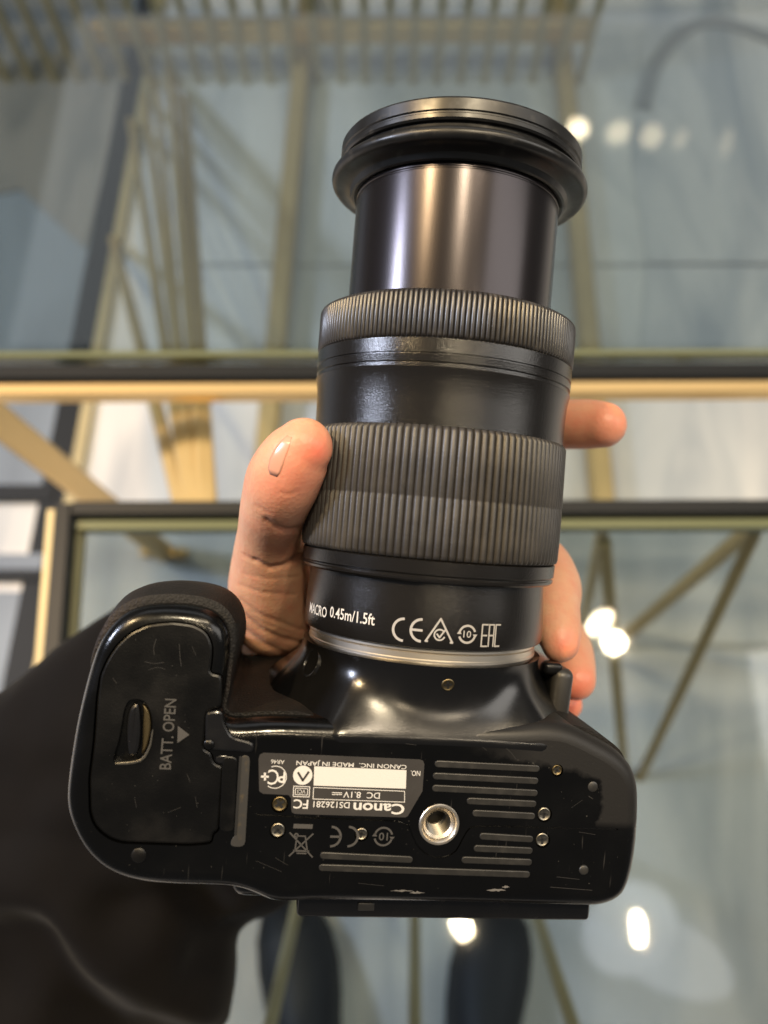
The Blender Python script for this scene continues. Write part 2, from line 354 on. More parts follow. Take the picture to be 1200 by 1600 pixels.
# ---- brass and glass display tables
def table(name, label, corner_px, rails):
    pts = [G(px, py, ZG) for px, py in corner_px]
    cen = sum(pts, Vector()) / len(pts)
    root = empty(name, (cen.x, cen.y, 0), label, 'table')
    V = [p for p in pts] + [p - Vector((0, 0, .010)) for p in pts]; n = len(pts)
    Fc = [tuple(range(n)), tuple(range(n, 2 * n))] + [(k, (k + 1) % n, n + (k + 1) % n, n + k) for k in range(n)]
    mk('glass_top', V, Fc, M_GLASS, root, smooth=False, origin=root.location)
    for nm, a, b, wid, hei, m, z in rails:
        A, B = G(*a, ZG + z), G(*b, ZG + z)
        bar(nm, A, B, wid, hei, m, root)
    return root
k63 = (CAMZ - ZG) / math.cos(PITCH) / F        # metres per pixel on the glass plane near the picture's middle
far = table('glass_table', 'far clear glass table edged with a bright brass rail, above the long zoom barrel',
            [(-260, 562), (1460, 556), (1330, -420), (-130, -420)],
            [('brass_rail', (-260, 616), (1460, 609), .0125, .016, M_BRASS, .002),
             ('edge_seal', (-260, 588), (1460, 583), .0165, .016, M_FRAMEK, .004),
             ('glass_edge', (-260, 560), (1460, 554), .006, .013, M_GREEN, -.003)])
near = table('glass_table', 'near clear glass table with a dark edge, over the dark shoes',
             [(112, 800), (1460, 790), (1400, 1800), (20, 1800)],
             [('dark_rail', (118, 799), (1460, 795), .0135, .016, M_FRAMEK, .003),
              ('glass_edge', (125, 824), (1460, 820), .0085, .012, M_GREEN, -.004),
              ('side_rail', (104, 792), (28, 1780), .0150, .016, M_FRAMEK, .002),
              ('brass_rail', (84, 800), (5, 1780), .007, .012, M_BRASSM, -.004),
              ('brass_rail', (126, 832), (55, 1780), .008, .010, M_BRASSM, -.012)])
# far table: base rails lying on the floor towards the viewer, and a square leg
for a, b, wid in (((484, -40), (408, 800), .036), ((868, -40), (942, 800), .036)):
    p, q = G(*a, .03), G(*b, .03); bar('base_rail', p, q, wid, .04, M_BRASSR, far)
    rod('leg', p + Vector((0, 0, -.03)), p + Vector((0, 0, ZG - .05)), .012, M_BRASS, far)
bar('leg', G(-55, 616, .595), G(258, 864, .015), .034, .024, M_BRASS, far, up=ray(100, 750) * -1)
bar('foot', G(222, 862, .012), G(292, 866, .012), .016, .018, M_BRASS, far)
# near table: fan of slim brass rods below its left edge, more on the right and by the shoes
for a, b, r in (((176, 372), (288, 806), .0080), ((203, 185), (298, 806), .0062), ((226, 150), (309, 806), .0060),
                ((262, 100), (320, 806), .0060), ((291, 150), (331, 806), .0060), ((243, 120), (304, 806), .0050), ((277, 120), (326, 806), .0050),
                ((905, 1000), (944, 815), .0060), ((976, 1215), (944, 845), .0062), ((982, 990), (1225, 782), .0085),
                ((1000, 1215), (1180, 832), .0060),
                ((505, 1235), (402, 1690), .0056), ((648, 1240), (648, 1700), .0052), ((775, 1235), (924, 1690), .0056)):
    rod('rod', G(*a, .0), G(*b, .60), r * 1.15, M_BRASSR if b[1] < 1000 else M_BRASSM, near, r1=r)
# brass railing of upright rods on the floor behind
rail = empty('brass_railing', G(560, 120, 0), 'low brass railing of upright rods behind the far glass table', 'railing')
pa, pb = G(-60, 132, 0), G(905, 128, 0)
nrod = 27
for k in range(nrod):
    p = pa.lerp(pb, k / (nrod - 1)); rod('rod', p, p + Vector((0, 0, .52)), .0085, M_BRASSM, rail, n=10)
bar('rail', pa.lerp(pb, .24) + Vector((0, .02, .11)), pb + Vector((0, .02, .11)), .03, .045, M_BRASS, rail)
bar('rail', pa + Vector((0, 0, .53)), pb + Vector((0, 0, .53)), .03, .03, M_BRASS, rail)

# ================================================================== CAMERA HELD IN THE HAND
PHI, RHO = math.radians(4.72), math.radians(7.5)
A_ = Vector((math.sin(PHI), math.cos(PHI), 0)); R0 = Vector((math.cos(PHI), -math.sin(PHI), 0))
R_ = R0 * math.cos(RHO) + Vector((0, 0, -1)) * math.sin(RHO); N_ = R_.cross(A_)
MC = Matrix((R_, A_, N_)).transposed()
O_cam = Vector((.01127, -.0372, -.232))
MW = Matrix.Translation(C0) @ (RX @ MC).to_4x4()
MW.translation = C0 + RX @ O_cam
MI = MW.inverted(); MI3 = MI.to_3x3(); CL = MI @ C0
def lray(px, py): return MI3 @ ray(px, py)
HB = .035                                    # distance from lens axis to base plate
def L2(px, py, n=HB):                        # pixel -> local point on plane n
    d = lray(px, py); t = (n - CL.z) / d.z; return CL + d * t
def cyl(px, py, R):                          # pixel -> (arc, along axis) on the lens cylinder
    d = lray(px, py); a = d.x ** 2 + d.z ** 2; b = 2 * (CL.x * d.x + CL.z * d.z); c = CL.x ** 2 + CL.z ** 2 - R * R
    t = (-b - math.sqrt(max(b * b - 4 * a * c, 0))) / (2 * a); p = CL + d * t
    return Vector((math.atan2(p.x, p.z) * R, p.y))
dslr = empty('digital_camera', (0, 0, 0), 'black digital camera with its zoom lens extended, base plate up, gripped in the hand', 'camera')
dslr.matrix_world = MW

# ---- body outline (traced from the base plate)
OUT = [(352, 1119), (430, 1119), (510, 1122), (600, 1127), (700, 1128), (800, 1126), (850, 1124), (885, 1130), (920, 1146), (958, 1168), (981, 1192),
       (991, 1218), (993, 1250), (990, 1310), (981, 1362), (966, 1394), (935, 1409), (895, 1410), (700, 1405), (500, 1402), (455, 1404), (424, 1402), (400, 1392),
       (375, 1383), (345, 1379), (275, 1377), (226, 1373), (187, 1363), (156, 1345), (131, 1317), (114, 1282), (107, 1251), (109, 1212), (119, 1145), (129, 1097),
       (147, 1030), (164, 992), (188, 964), (212, 950), (242, 944), (275, 943), (310, 947), (338, 957), (354, 976), (360, 1002), (357, 1035), (353, 1075)]
RB = .0043
outl = resample(catmull([Vector((*L2(x, y, HB - RB).to_2d(), 0)) for x, y in OUT], 12, True), 360)
for _ in range(2): outl = [(outl[i - 1] + outl[i] * 2 + outl[(i + 1) % 360]) / 4 for i in range(360)]
nrm = []
for i in range(360):
    t = (outl[(i + 1) % 360] - outl[i - 1]).normalized(); nrm.append(Vector((t.y, -t.x, 0)))
area = sum(outl[i - 1].x * outl[i].y - outl[i].x * outl[i - 1].y for i in range(360))
if area < 0: nrm = [-n for n in nrm]          # outward
for _ in range(6): nrm = [((nrm[i - 1] + nrm[i] * 2 + nrm[(i + 1) % 360])).normalized() for i in range(360)]
GC = Vector((-.066, -.045, 0))
def wall(i, n, off=0.0):
    p = outl[i % 360] + nrm[i % 360] * off
    u = HB - n
    if u > .024 and p.x < -.030:                 # the grip leans back towards the top of the camera
        wgt = sstep(-.030, -.038, p.x); k = sstep(.022, .075, u)
        y = p.y + (-.013 - p.y) * .85 * k * wgt if p.y > -.013 else p.y
        p = Vector((p.x + .004 * k * sstep(-.075, -.083, p.x), y, 0))
    return Vector((p.x, p.y, n))
rings = []
rings.append([Vector((*(outl[i] - nrm[i] * (RB + .0009)).to_2d(), HB)) for i in range(360)])
for k in range(0, 8):
    a = k / 7 * PI / 2; ins = RB * (1 - math.sin(a)); n = HB - RB * (1 - math.cos(a))
    rings.append([Vector((*(outl[i] - nrm[i] * ins).to_2d(), n)) for i in range(360)])
for n in (.024, .015, .006, -.005, -.018, -.032, -.045, -.052): rings.append([wall(i, n) for i in range(360)])
rings.append([wall(i, -.055, -.003) for i in range(360)])
V = [v for r in rings for v in r]; Fc = []
for k in range(len(rings) - 1):
    for i in range(360):
        j = (i + 1) % 360; Fc.append((k * 360 + i, k * 360 + j, (k + 1) * 360 + j, (k + 1) * 360 + i))
Fc.append(tuple(range(360))); Fc.append(tuple((len(rings) - 1) * 360 + i for i in range(360)))
body = mk('body', V, Fc, M_BODY, dslr, sharp=30)

DOOR = [(140, 1270), (139, 1216), (146, 1160), (151, 1090), (156, 1055), (167, 1030), (181, 1009), (202, 989), (230, 976), (268, 971.5), (303, 976),
        (324, 988), (333, 1010), (331, 1037), (328, 1052), (347, 1055), (347, 1106), (324, 1111), (318, 1171), (331, 1176), (334, 1193), (350, 1198), (342, 1298), (333, 1303),
        (331, 1318), (296, 1321), (188, 1317), (167, 1309), (148, 1292)]
def round_poly(pts, it=2):
    for _ in range(it):
        q = []
        for i in range(len(pts)):
            a, b = pts[i], pts[(i + 1) % len(pts)]; d = (b - a).length
            f = min(.25, .0007 / d) if d > .004 else .25
            q += [a.lerp(b, f), a.lerp(b, 1 - f)]
        pts = q
    return pts
def poly_off(pts, off):
    n = len(pts); out = []
    ar = sum(pts[i - 1].x * pts[i].y - pts[i].x * pts[i - 1].y for i in range(n)); s = 1 if ar > 0 else -1
    for i in range(n):
        t = (pts[(i + 1) % n] - pts[i - 1]).normalized(); out.append(pts[i] + Vector((t.y, -t.x, 0)) * off * s)
    return out
def prism(name, pts, n0, n1, m, parent=None, bevel=0, sharp=30):
    """solid with 2-D outline pts from n0 (deep) to n1 (top), bevelled top rim"""
    lv = [(0, n0), (0, n1 - bevel)]
    if bevel: lv += [(-bevel * .3, n1 - bevel * .3), (-bevel, n1)]
    V, Fc = [], []; k = len(pts)
    for off, n in lv:
        q = poly_off(pts, off) if off else pts
        V += [Vector((p.x, p.y, n)) for p in q]
    for l in range(len(lv) - 1):
        for i in range(k): Fc.append((l * k + i, l * k + (i + 1) % k, (l + 1) * k + (i + 1) % k, (l + 1) * k + i))
    Fc.append(tuple(range(k))); Fc.append(tuple((len(lv) - 1) * k + i for i in range(k)))
    o = mk(name, V, Fc, m, parent, sharp=sharp); flat_tops(o); return o
def flat(pxs, n=HB): return [Vector((*L2(x, y, n).to_2d(), 0)) for x, y in pxs]
door_pts = round_poly(flat(DOOR))
HINGE = [(320, 1113), (348, 1108), (349, 1128), (365, 1150), (400, 1158), (400, 1176), (392, 1180), (386, 1322), (358, 1322), (360, 1305), (333, 1303), (345, 1196), (333, 1192), (331, 1176), (318, 1171)]
# cutters
cutter = prism('cut', poly_off(door_pts, .00022), HB - .0036, HB + .002, M_DARK)
boolean_cut(body, cutter)
bmc_v, bmc_f = [], []
def cut_cyl(px, py, r, dep, n=24):
    p = L2(px, py); add_cyl(bmc_v, bmc_f, (p.x, p.y, HB - dep), (p.x, p.y, HB + .002), r, r, n)
SCREWS = [(437, 1257, .0020, 'b'), (434, 1298, .0019, 's'), (565, 1304, .00165, 's'), (851, 1273, .0019, 's'), (848, 1313, .0019, 's'), (871, 1204, .0015, 'b')]
for x, y, r, k in SCREWS: cut_cyl(x, y, r + .00015, .0011)
cut_cyl(686, 1288, .0054, .0075, 40)
cutter = mk('cut', bmc_v, bmc_f, M_DARK); boolean_cut(body, cutter)
# shell seam across the base
def groove(pxs, wid, dep):
    pts = resample(catmull([Vector((*L2(x, y).to_2d(), 0)) for x, y in pxs], 6), 60, False)
    V, Fc = [], []
    for i, p in enumerate(pts):
        t = (pts[min(i + 1, 59)] - pts[max(i - 1, 0)]).normalized(); s = Vector((t.y, -t.x, 0)) * wid / 2
        V += [Vector((*(p + s).to_2d(), HB + .001)), Vector((*(p - s).to_2d(), HB + .001)), Vector((*(p - s).to_2d(), HB - dep)), Vector((*(p + s).to_2d(), HB - dep))]
    for i in range(59):
        for k in range(4): Fc.append((i * 4 + k, i * 4 + (k + 1) % 4, i * 4 + 4 + (k + 1) % 4, i * 4 + 4 + k))
    Fc += [(0, 1, 2, 3), (59 * 4, 59 * 4 + 1, 59 * 4 + 2, 59 * 4 + 3)]
    return mk('cut', V, Fc, M_DARK)
boolean_cut(body, groove([(402, 1273), (520, 1279), (625, 1284), (640, 1296), (650, 1318), (666, 1334), (687, 1340), (710, 1332), (722, 1312), (732, 1297), (750, 1291), (860, 1293), (966, 1296)], .0004, .0005))

# ---- battery door with latch, hinge and lettering
bd = prism('battery_door', door_pts, HB - .0032, HB - .0002, M_DOOR, dslr, bevel=.0007)
LATCH = [(203, 1094), (222, 1094), (233, 1107), (238, 1125), (238, 1145), (233, 1167), (223, 1187), (205, 1192), (180, 1193), (177, 1184), (184, 1160), (190, 1130), (194, 1108)]
latch_pts = resample(catmull(flat(LATCH), 6, True), 70)
cutter = prism('cut', latch_pts, HB - .0024, HB + .001, M_DARK); boolean_cut(bd, cutter)
lv = [(201, 1109), (209, 1101), (216, 1103), (219, 1125), (219, 1150), (215, 1176), (207, 1184), (199, 1178), (196, 1150), (197, 1125)]
lev = prism('latch', resample(catmull(flat(lv), 6, True), 50), HB - .0030, HB - .0006, M_GLOSS, bd, bevel=.0009)
sc_ = [(221, 1103), (230, 1112), (234, 1130), (233, 1150), (228, 1170), (220, 1181), (222, 1150), (223, 1125)]
prism('latch_slope', resample(catmull(flat(sc_), 5, True), 40), HB - .0030, HB - .0013, M_BRASSY, bd, bevel=.0004)
ps = [(180, 1191.5), (205, 1190.5), (222, 1186), (233, 1166), (237.5, 1140), (240, 1140), (236, 1168), (225, 1189), (206, 1194.5), (180, 1195.5)]
prism('latch_lip', round_poly(flat(ps), 1), HB - .0006, HB + .00005, M_STEEL, bd, bevel=.0001)
hc = [(321, 1112), (348, 1108.5), (350, 1128), (362, 1150), (398, 1160), (396, 1177), (372, 1174), (345, 1173), (320, 1170)]
hcv = prism('hinge_cover', round_poly(flat(hc)), HB - .002, HB + .0005, M_GLOSS, dslr, bevel=.0006)
hp = [(348, 1180), (372, 1182), (366, 1300), (342, 1299)]
prism('hinge', round_poly(flat(hp)), HB - .003, HB + .00035, M_DOOR, dslr, bevel=.0004)
gs = [(376, 1180), (391, 1181), (383, 1323), (360, 1323), (361, 1312), (370, 1302)]
prism('hinge_channel', round_poly(flat(gs)), HB - .0008, HB + .00012, M_STRIP, dslr, bevel=.0001)
p0 = [(374, 1182), (378, 1182), (370, 1304), (366, 1304)]
prism('hinge_channel', flat(p0), HB - .0008, HB + .00018, M_DARK, dslr)
pk = [(338, 1180), (360, 1180), (359, 1193), (336, 1192)]
prism('hinge', round_poly(flat(pk), 1), HB - .002, HB + .0002, M_GLOSS, dslr, bevel=.0003)

# ---- flat print helper
_txt_cache = {}
def text2d(s, bold=0.0):
    key = (s, bold)
    if key not in _txt_cache:
        cu = bpy.data.curves.new('t', 'FONT'); cu.body = s; cu.offset = bold; cu.resolution_u = 3; cu.fill_mode = 'FRONT'
        o = bpy.data.objects.new('t', cu); COL.objects.link(o)
        dg = bpy.context.evaluated_depsgraph_get(); dg.update()
        me = bpy.data.meshes.new_from_object(o.evaluated_get(dg), depsgraph=dg)
        vs = [(v.co.x, v.co.y) for v in me.vertices]; fs = [tuple(p.vertices) for p in me.polygons]
        bpy.data.objects.remove(o); bpy.data.curves.remove(cu); bpy.data.meshes.remove(me)
        _txt_cache[key] = (vs, fs)
    return _txt_cache[key]
class Print:
    def __init__(s): s.v = []; s.f = []
    def poly(s, pts): b = len(s.v); s.v += [Vector(p[:2]) for p in pts]; s.f.append(tuple(range(b, b + len(pts))))
    def stroke(s, pts, w, closed=False):
        pts = [Vector(p[:2]) for p in pts]; n = len(pts)
        for i in range(n if closed else n - 1):
            a, b = pts[i], pts[(i + 1) % n]; d = (b - a); 
            if d.length < 1e-9: continue
            d.normalize(); q = Vector((-d.y, d.x)) * w / 2; e = d * w * .35
            s.poly([a + q - e, b + q + e, b - q + e, a - q - e])
    def ring(s, c, r0, r1, n=40, a0=0, a1=2 * PI):
        for k in range(n):
            t0 = a0 + (a1 - a0) * k / n; t1 = a0 + (a1 - a0) * (k + 1) / n
            P_ = lambda r, t: Vector((c[0] + r * math.cos(t), c[1] + r * math.sin(t)))
            s.poly([P_(r0, t0), P_(r1, t0), P_(r1, t1), P_(r0, t1)])
    def disc(s, c, r, n=32): s.poly([(c[0] + r * math.cos(2 * PI * k / n), c[1] + r * math.sin(2 * PI * k / n)) for k in range(n)])
    def text(s, t, c, w, h, rot=0, bold=0.0):
        vs, fs = text2d(t, bold); xs = [v[0] for v in vs]; ys = [v[1] for v in vs]
        x0, x1, y0, y1 = min(xs), max(xs), min(ys), max(ys); b = len(s.v); cr, sr = math.cos(rot), math.sin(rot)
        for x, y in vs:
            X = ((x - x0) / (x1 - x0) - .5) * w; Y = ((y - y0) / (y1 - y0) - .5) * h
            s.v.append(Vector((c[0] + X * cr - Y * sr, c[1] + X * sr + Y * cr)))
        s.f += [tuple(i + b for i in f) for f in fs]
    def build(s, name, fn, m, parent): return mk(name, [fn(v) for v in s.v], s.f, m, parent, smooth=False)
def on_base(off): return lambda v: Vector((v.x, v.y, HB + off))
PXB = (L2(700, 1260) - L2(600, 1260)).length / 100      # metres per pixel on the base
def B(px, py): return L2(px, py).to_2d()
def span(a, b): return (L2(*b) - L2(*a)).length
pr = Print()
pr.text('BATT. OPEN', B(262.5, 1147), span((257, 1202), (269, 1092)), 17 * PXB, PI / 2, .012)
pr.poly([B(278, 1134), B(296, 1148), B(277, 1161)])
pr.build('lettering', on_base(.00004), M_DIMP, bd)

pr = Print()
rs = random.Random(3)
def scuff(pts, w): pr.stroke(catmull([Vector((*B(*p), 0)) for p in pts], 5), w * PXB)
for pts, wv in (([(244, 999), (240, 1012), (241, 1023)], .8), ([(280, 1006), (281, 1024), (283, 1041)], .7), ([(226, 1034), (240, 1037), (256, 1035)], .7), ([(232, 1047), (246, 1043), (258, 1046)], .6),
                ([(300, 1010), (306, 1024)], .5), ([(176, 1060), (182, 1068)], .7), ([(292, 1210), (297, 1222)], .6), ([(210, 1246), (213, 1262)], .5), ([(262, 1270), (282, 1262)], .5), ([(305, 1245), (308, 1262)], .5)): scuff(pts, wv)
for k in range(26):
    x, y = rs.uniform(165, 320), rs.uniform(990, 1300); pr.disc(B(x, y), rs.uniform(.35, .8) * PXB, 6)
pr.build('scuff', on_base(-.00014), mat('scuff_grey', (.019, .018, .017), .5), bd)
pr = Print()
for pts, wv in (([(790, 1168), (800, 1178), (806, 1186)], .7), ([(745, 1160), (760, 1172)], .6), ([(620, 1160), (650, 1164)], .6), ([(905, 1300), (930, 1304)], .6), ([(870, 1370), (905, 1374)], .8), ([(860, 1386), (925, 1391)], .9),
                ([(560, 1380), (600, 1384)], .5), ([(430, 1340), (450, 1352)], .5), ([(920, 1244), (926, 1248)], 1.2), ([(893, 1262), (910, 1250)], .5), ([(400, 1345), (440, 1362)], .5)): scuff(pts, wv)
for k in range(46):
    x, y = rs.uniform(400, 950), rs.uniform(1170, 1385); pr.disc(B(x, y), rs.uniform(.35, .75) * PXB, 6)
pr.build('scuff', on_base(.00003), mat('scuff_grey', (.019, .018, .017), .5), dslr)

# ---- rating label
LAB = [(404, 1186), (406, 1179), (412, 1176), (655, 1186.5), (661, 1188.5), (663, 1194), (660, 1236), (637, 1275), (633, 1277), (461, 1271.5), (456, 1269), (455, 1263), (455, 1247), (451, 1242), (411, 1240), (405, 1236)]
lab = prism('rating_label', flat(LAB), HB - .0002, HB + .00010, M_STICK, dslr)
pr = Print(); U = PI
pr.text('CANON INC.  MADE IN JAPAN', B(550, 1194), span((464, 1191), (636, 1197)), 8.6 * PXB, U, .006)
pr.text('NO.', B(649, 1208), 15 * PXB, 8 * PXB, U, .006)
pr.text('AR46', B(434, 1190), 20 * PXB, 6 * PXB, U)
pr.poly([B(491, 1197), B(635, 1203), B(634, 1232), B(490, 1227)])
pr.stroke([B(490, 1230), B(632, 1236), B(632, 1253), B(489, 1248)], 1.1 * PXB, True)
pr.text('DC  8.1V', B(565, 1242), 56 * PXB, 9.5 * PXB, U, .006)
pr.stroke([B(519, 1238), B(534, 1238.6)], 1.2 * PXB)
for k in range(3): pr.stroke([B(519 + k * 5.5, 1241), B(523 + k * 5.5, 1241.2)], 1.2 * PXB)
pr.text('Canon', B(592, 1263), 79 * PXB, 16.5 * PXB, U, .022)
pr.text('DS126281', B(518, 1257), 55 * PXB, 9.5 * PXB, U, .008)
pr.text('FC', B(470, 1256), 22 * PXB, 14 * PXB, U, .014)
pr.stroke([B(459, 1228), B(484, 1229), B(483, 1245), B(458, 1244)], 1.2 * PXB, True)
pr.stroke([B(462, 1231), B(481, 1232), B(480, 1242), B(461, 1241)], 1.0 * PXB, True)
pr.text('VCI', B(471, 1236.5), 12 * PXB, 6 * PXB, U)
pr.disc(B(473, 1211), 14.5 * PXB)
pr.text('P', B(440, 1214), 11 * PXB, 17 * PXB, U, .02); pr.text('C', B(427, 1214), 16 * PXB, 23 * PXB, U, .0)
pr.ring(B(430, 1214), 16.0 * PXB, 17.3 * PXB, 30, -2.2, 2.0)
pr.stroke([B(414, 1208), B(414, 1218)], 3 * PXB); pr.stroke([B(409, 1213), B(419, 1213.3)], 3 * PXB)
pr.build('lettering', on_base(.00016), M_WHITE, lab)
pr = Print(); pr.stroke([B(466, 1207), B(473, 1219), B(482, 1206)][::1], 3.2 * PXB)
pr.build('lettering', on_base(.00022), M_STICK, lab)

# ---- raised anti-slip bars, moulded marks, screws, socket, nubs
def capsule(a, b, w, n=8):
    a, b = Vector((*B(*a), 0)), Vector((*B(*b), 0)); d = (b - a).normalized(); q = Vector((-d.y, d.x, 0)); out = []
    for k in range(n + 1): t = PI / 2 - PI * k / n; out.append(b - d * w / 2 + (d * math.cos(t) + q * math.sin(t)) * w / 2)
    for k in range(n + 1): t = -PI / 2 - PI * k / n; out.append(a + d * w / 2 + (d * math.cos(t) + q * math.sin(t)) * w / 2)
    return out[::-1]
for a, b in (((679, 1193), (843, 1201)), ((676, 1212), (841, 1220)), ((675, 1231), (840, 1239)), ((729, 1251), (838, 1256)), ((738, 1270), (836, 1275)),
             ((749, 1306), (833, 1311)), ((740, 1325), (832, 1329)), ((721, 1343), (831, 1347)), ((498, 1355), (828, 1366)), ((500, 1336), (645, 1343))):
    prism('anti_slip_bar', capsule(a, b, 10.6 * PXB), HB - .0004, HB + .00032, M_SLOT, dslr, bevel=.00022, sharp=25)
pr = Print()
pr.text('E', B(511, 1306), 20 * PXB, 32 * PXB, U)  # replaced below by round E
pr.v, pr.f = [], []
for cx, bar_ in ((517, True), (544, False)):
    c = B(cx, 1307); pr.ring(c, 13.5 * PXB, 17 * PXB, 24, -PI / 2 * .98, PI / 2 * .98) if False else pr.ring(c, 13 * PXB, 16.5 * PXB, 24, -PI / 2, PI / 2)
    if bar_: pr.stroke([(c[0], c[1]), (c[0] + 14 * PXB, c[1])], 3.4 * PXB)
c = B(599, 1307); pr.ring(c, 12 * PXB, 15 * PXB, 30, .25, PI - .2); pr.ring(c, 12 * PXB, 15 * PXB, 30, PI + .25, 2 * PI - .2)
pr.text('10', c, 14 * PXB, 12 * PXB, U, .01)
for x in (-13.5, 13.5): pr.poly([(c[0] + (x - 4) * PXB, c[1]), (c[0] + (x + 4) * PXB, c[1]), (c[0] + x * PXB, c[1] + (6 if x < 0 else -6) * PXB)])
# crossed-out bin
pr.poly([B(459, 1287), B(489, 1288), B(488, 1295), B(458, 1294)])
pr.stroke([B(453, 1301), B(488, 1339)], 2.2 * PXB); pr.stroke([B(489, 1303), B(452, 1337)], 2.2 * PXB)
pr.stroke([B(459, 1329), B(482, 1330)], 2.6 * PXB); pr.stroke([B(461, 1328), B(464, 1306), B(477, 1306.5), B(480, 1329)], 2.0 * PXB)
pr.ring(B(463, 1305), 1.5 * PXB, 3.6 * PXB, 12); pr.stroke([B(464, 1333), B(478, 1333.5)], 2 * PXB)
pr.build('moulded_mark', on_base(.00005), M_DIMP, dslr)
# worn paint flecks on the rear edge
pr = Print()
for cx, cy, ln, th in ((628, 1392, 36, 3.0), (652, 1395, 24, 3.5), (775, 1391, 30, 3.6), (790, 1386, 12, 3.0)):
    up = [B(cx - ln / 2 + ln * k / 8, cy - th * (.3 + .7 * random.random()) * math.sin(PI * (k + .3) / 8.6)) for k in range(9)]
    dn = [B(cx - ln / 2 + ln * k / 8, cy + th * .6 * random.random() * math.sin(PI * (k + .3) / 8.6)) for k in range(9)]
    pr.poly(up + dn[::-1])
BV = None
def bvh_of(objs):
    vs, fs = [], []
    for o in objs:
        b = len(vs); vs += [v.co.copy() for v in o.data.vertices]; fs += [tuple(i + b for i in p.vertices) for p in o.data.polygons]
    return BVHTree.FromPolygons(vs, fs)
def hit(bv, px, py):
    d = lray(px, py).normalized(); p, n, i, dist = bv.ray_cast(CL, d)
    if n is not None and n.dot(d) > 0: n = -n
    return p, n
bvb = bvh_of([body])
def proj_base(v):
    w_ = MW @ Vector((v.x, v.y, HB)); d = (MI @ w_ - CL).normalized(); p, n, i, ds = bvb.ray_cast(CL, d)
    return p + (n if n.dot(d) < 0 else -n) * .00006
pr.build('worn_fleck', proj_base, mat('bare_plastic', (.11, .105, .10), .45), dslr)

def screw(px, py, r, m, center=None, axis=None):
    """dished screw head with a cross slot"""
    prof = [(0, -.0002), (r * .30, -.0002), (r * .62, -.00016), (r * .80, 0), (r * .93, -.0001), (r, -.0003), (r, -.0011)]
    V, Fc = [], []; n = 24
    for R, z in prof[1:]:
        for k in range(n): V.append(Vector((R * math.cos(2 * PI * k / n), R * math.sin(2 * PI * k / n), z)))
    V.append(Vector((0, 0, prof[0][1])))
    for l in range(len(prof) - 2):
        for k in range(n): Fc.append((l * n + k, l * n + (k + 1) % n, (l + 1) * n + (k + 1) % n, (l + 1) * n + k))
    for k in range(n): Fc.append((len(V) - 1, k, (k + 1) % n))
    if center is None: Mx = Matrix.Translation((*B(px, py), HB - .00025)) @ Matrix.Rotation(.3 + px, 4, 'Z')
    else: Mx = Matrix.Translation(center) @ axis.to_track_quat('Z', 'Y').to_matrix().to_4x4()
    o = mk('screw', [Mx @ v for v in V], Fc, m, dslr, sharp=40)
    V2, F2 = [], []
    for a in (0, PI / 2):
        d = Vector((math.cos(a), math.sin(a), 0)); q = Vector((-d.y, d.x, 0)); w_, l_ = r * .17, r * .62
        z = Vector((0, 0, -.00012)); z0 = Vector((0, 0, -.0006)); b = len(V2)
        for zz in (z, z0): V2 += [d * l_ + q * w_ + zz, d * l_ - q * w_ + zz, -d * l_ - q * w_ + zz, -d * l_ + q * w_ + zz]
        F2 += [(b, b + 1, b + 2, b + 3), (b + 4, b + 5, b + 6, b + 7)] + [(b + k, b + (k + 1) % 4, b + 4 + (k + 1) % 4, b + 4 + k) for k in range(4)]
    mk('cross_slot', [Mx @ v for v in V2], F2, M_DARK, o, smooth=False)
for x, y, r, k in SCREWS: screw(x, y, r, M_STEEL if k == 's' else M_BRASSY)

def lathe_z(name, prof, c, m, parent, n=48, sharp=35):
    V, Fc = [], []
    for R, z in prof:
        for k in range(n): V.append(Vector((c[0] + R * math.cos(2 * PI * k / n), c[1] + R * math.sin(2 * PI * k / n), z)))
    for l in range(len(prof) - 1):
        for k in range(n): Fc.append((l * n + k, l * n + (k + 1) % n, (l + 1) * n + (k + 1) % n, (l + 1) * n + k))
    return mk(name, V, Fc, m, parent, sharp=sharp)
tp = [(.0053, HB - .002), (.0053, HB + .00025), (.0051, HB + .00045), (.0046, HB + .00045), (.0043, HB + .0001), (.0040, HB - .0006), (.0033, HB - .0012)]
sock = lathe_z('tripod_socket', tp, B(686, 1288), M_SILVER, dslr, sharp=25)
tp = [(.0034, HB - .0012)]
for k in range(10): tp += [(.0034, HB - .0013 - k * .0006), (.0028, HB - .0016 - k * .0006)]
tp += [(.0028, HB - .0074), (.0001, HB - .0074)]
lathe_z('thread', tp, B(686, 1288), mat('thread_metal', (.13, .12, .10), .35, metal=1), sock, sharp=25)
for x, y, r, z in ((926, 1229, .00135, .00035), (912, 1359, .0013, .0004), (217, 1336, .0018, .0005), (327, 1162, .0014, .0009)):
    lathe_z('rubber_nub', [(r, HB - .0005), (r, HB + z * .5), (r * .75, HB + z), (.00005, HB + z * 1.05)], B(x, y), M_SLOT if x > 800 else M_DOOR, dslr, 24, 60)

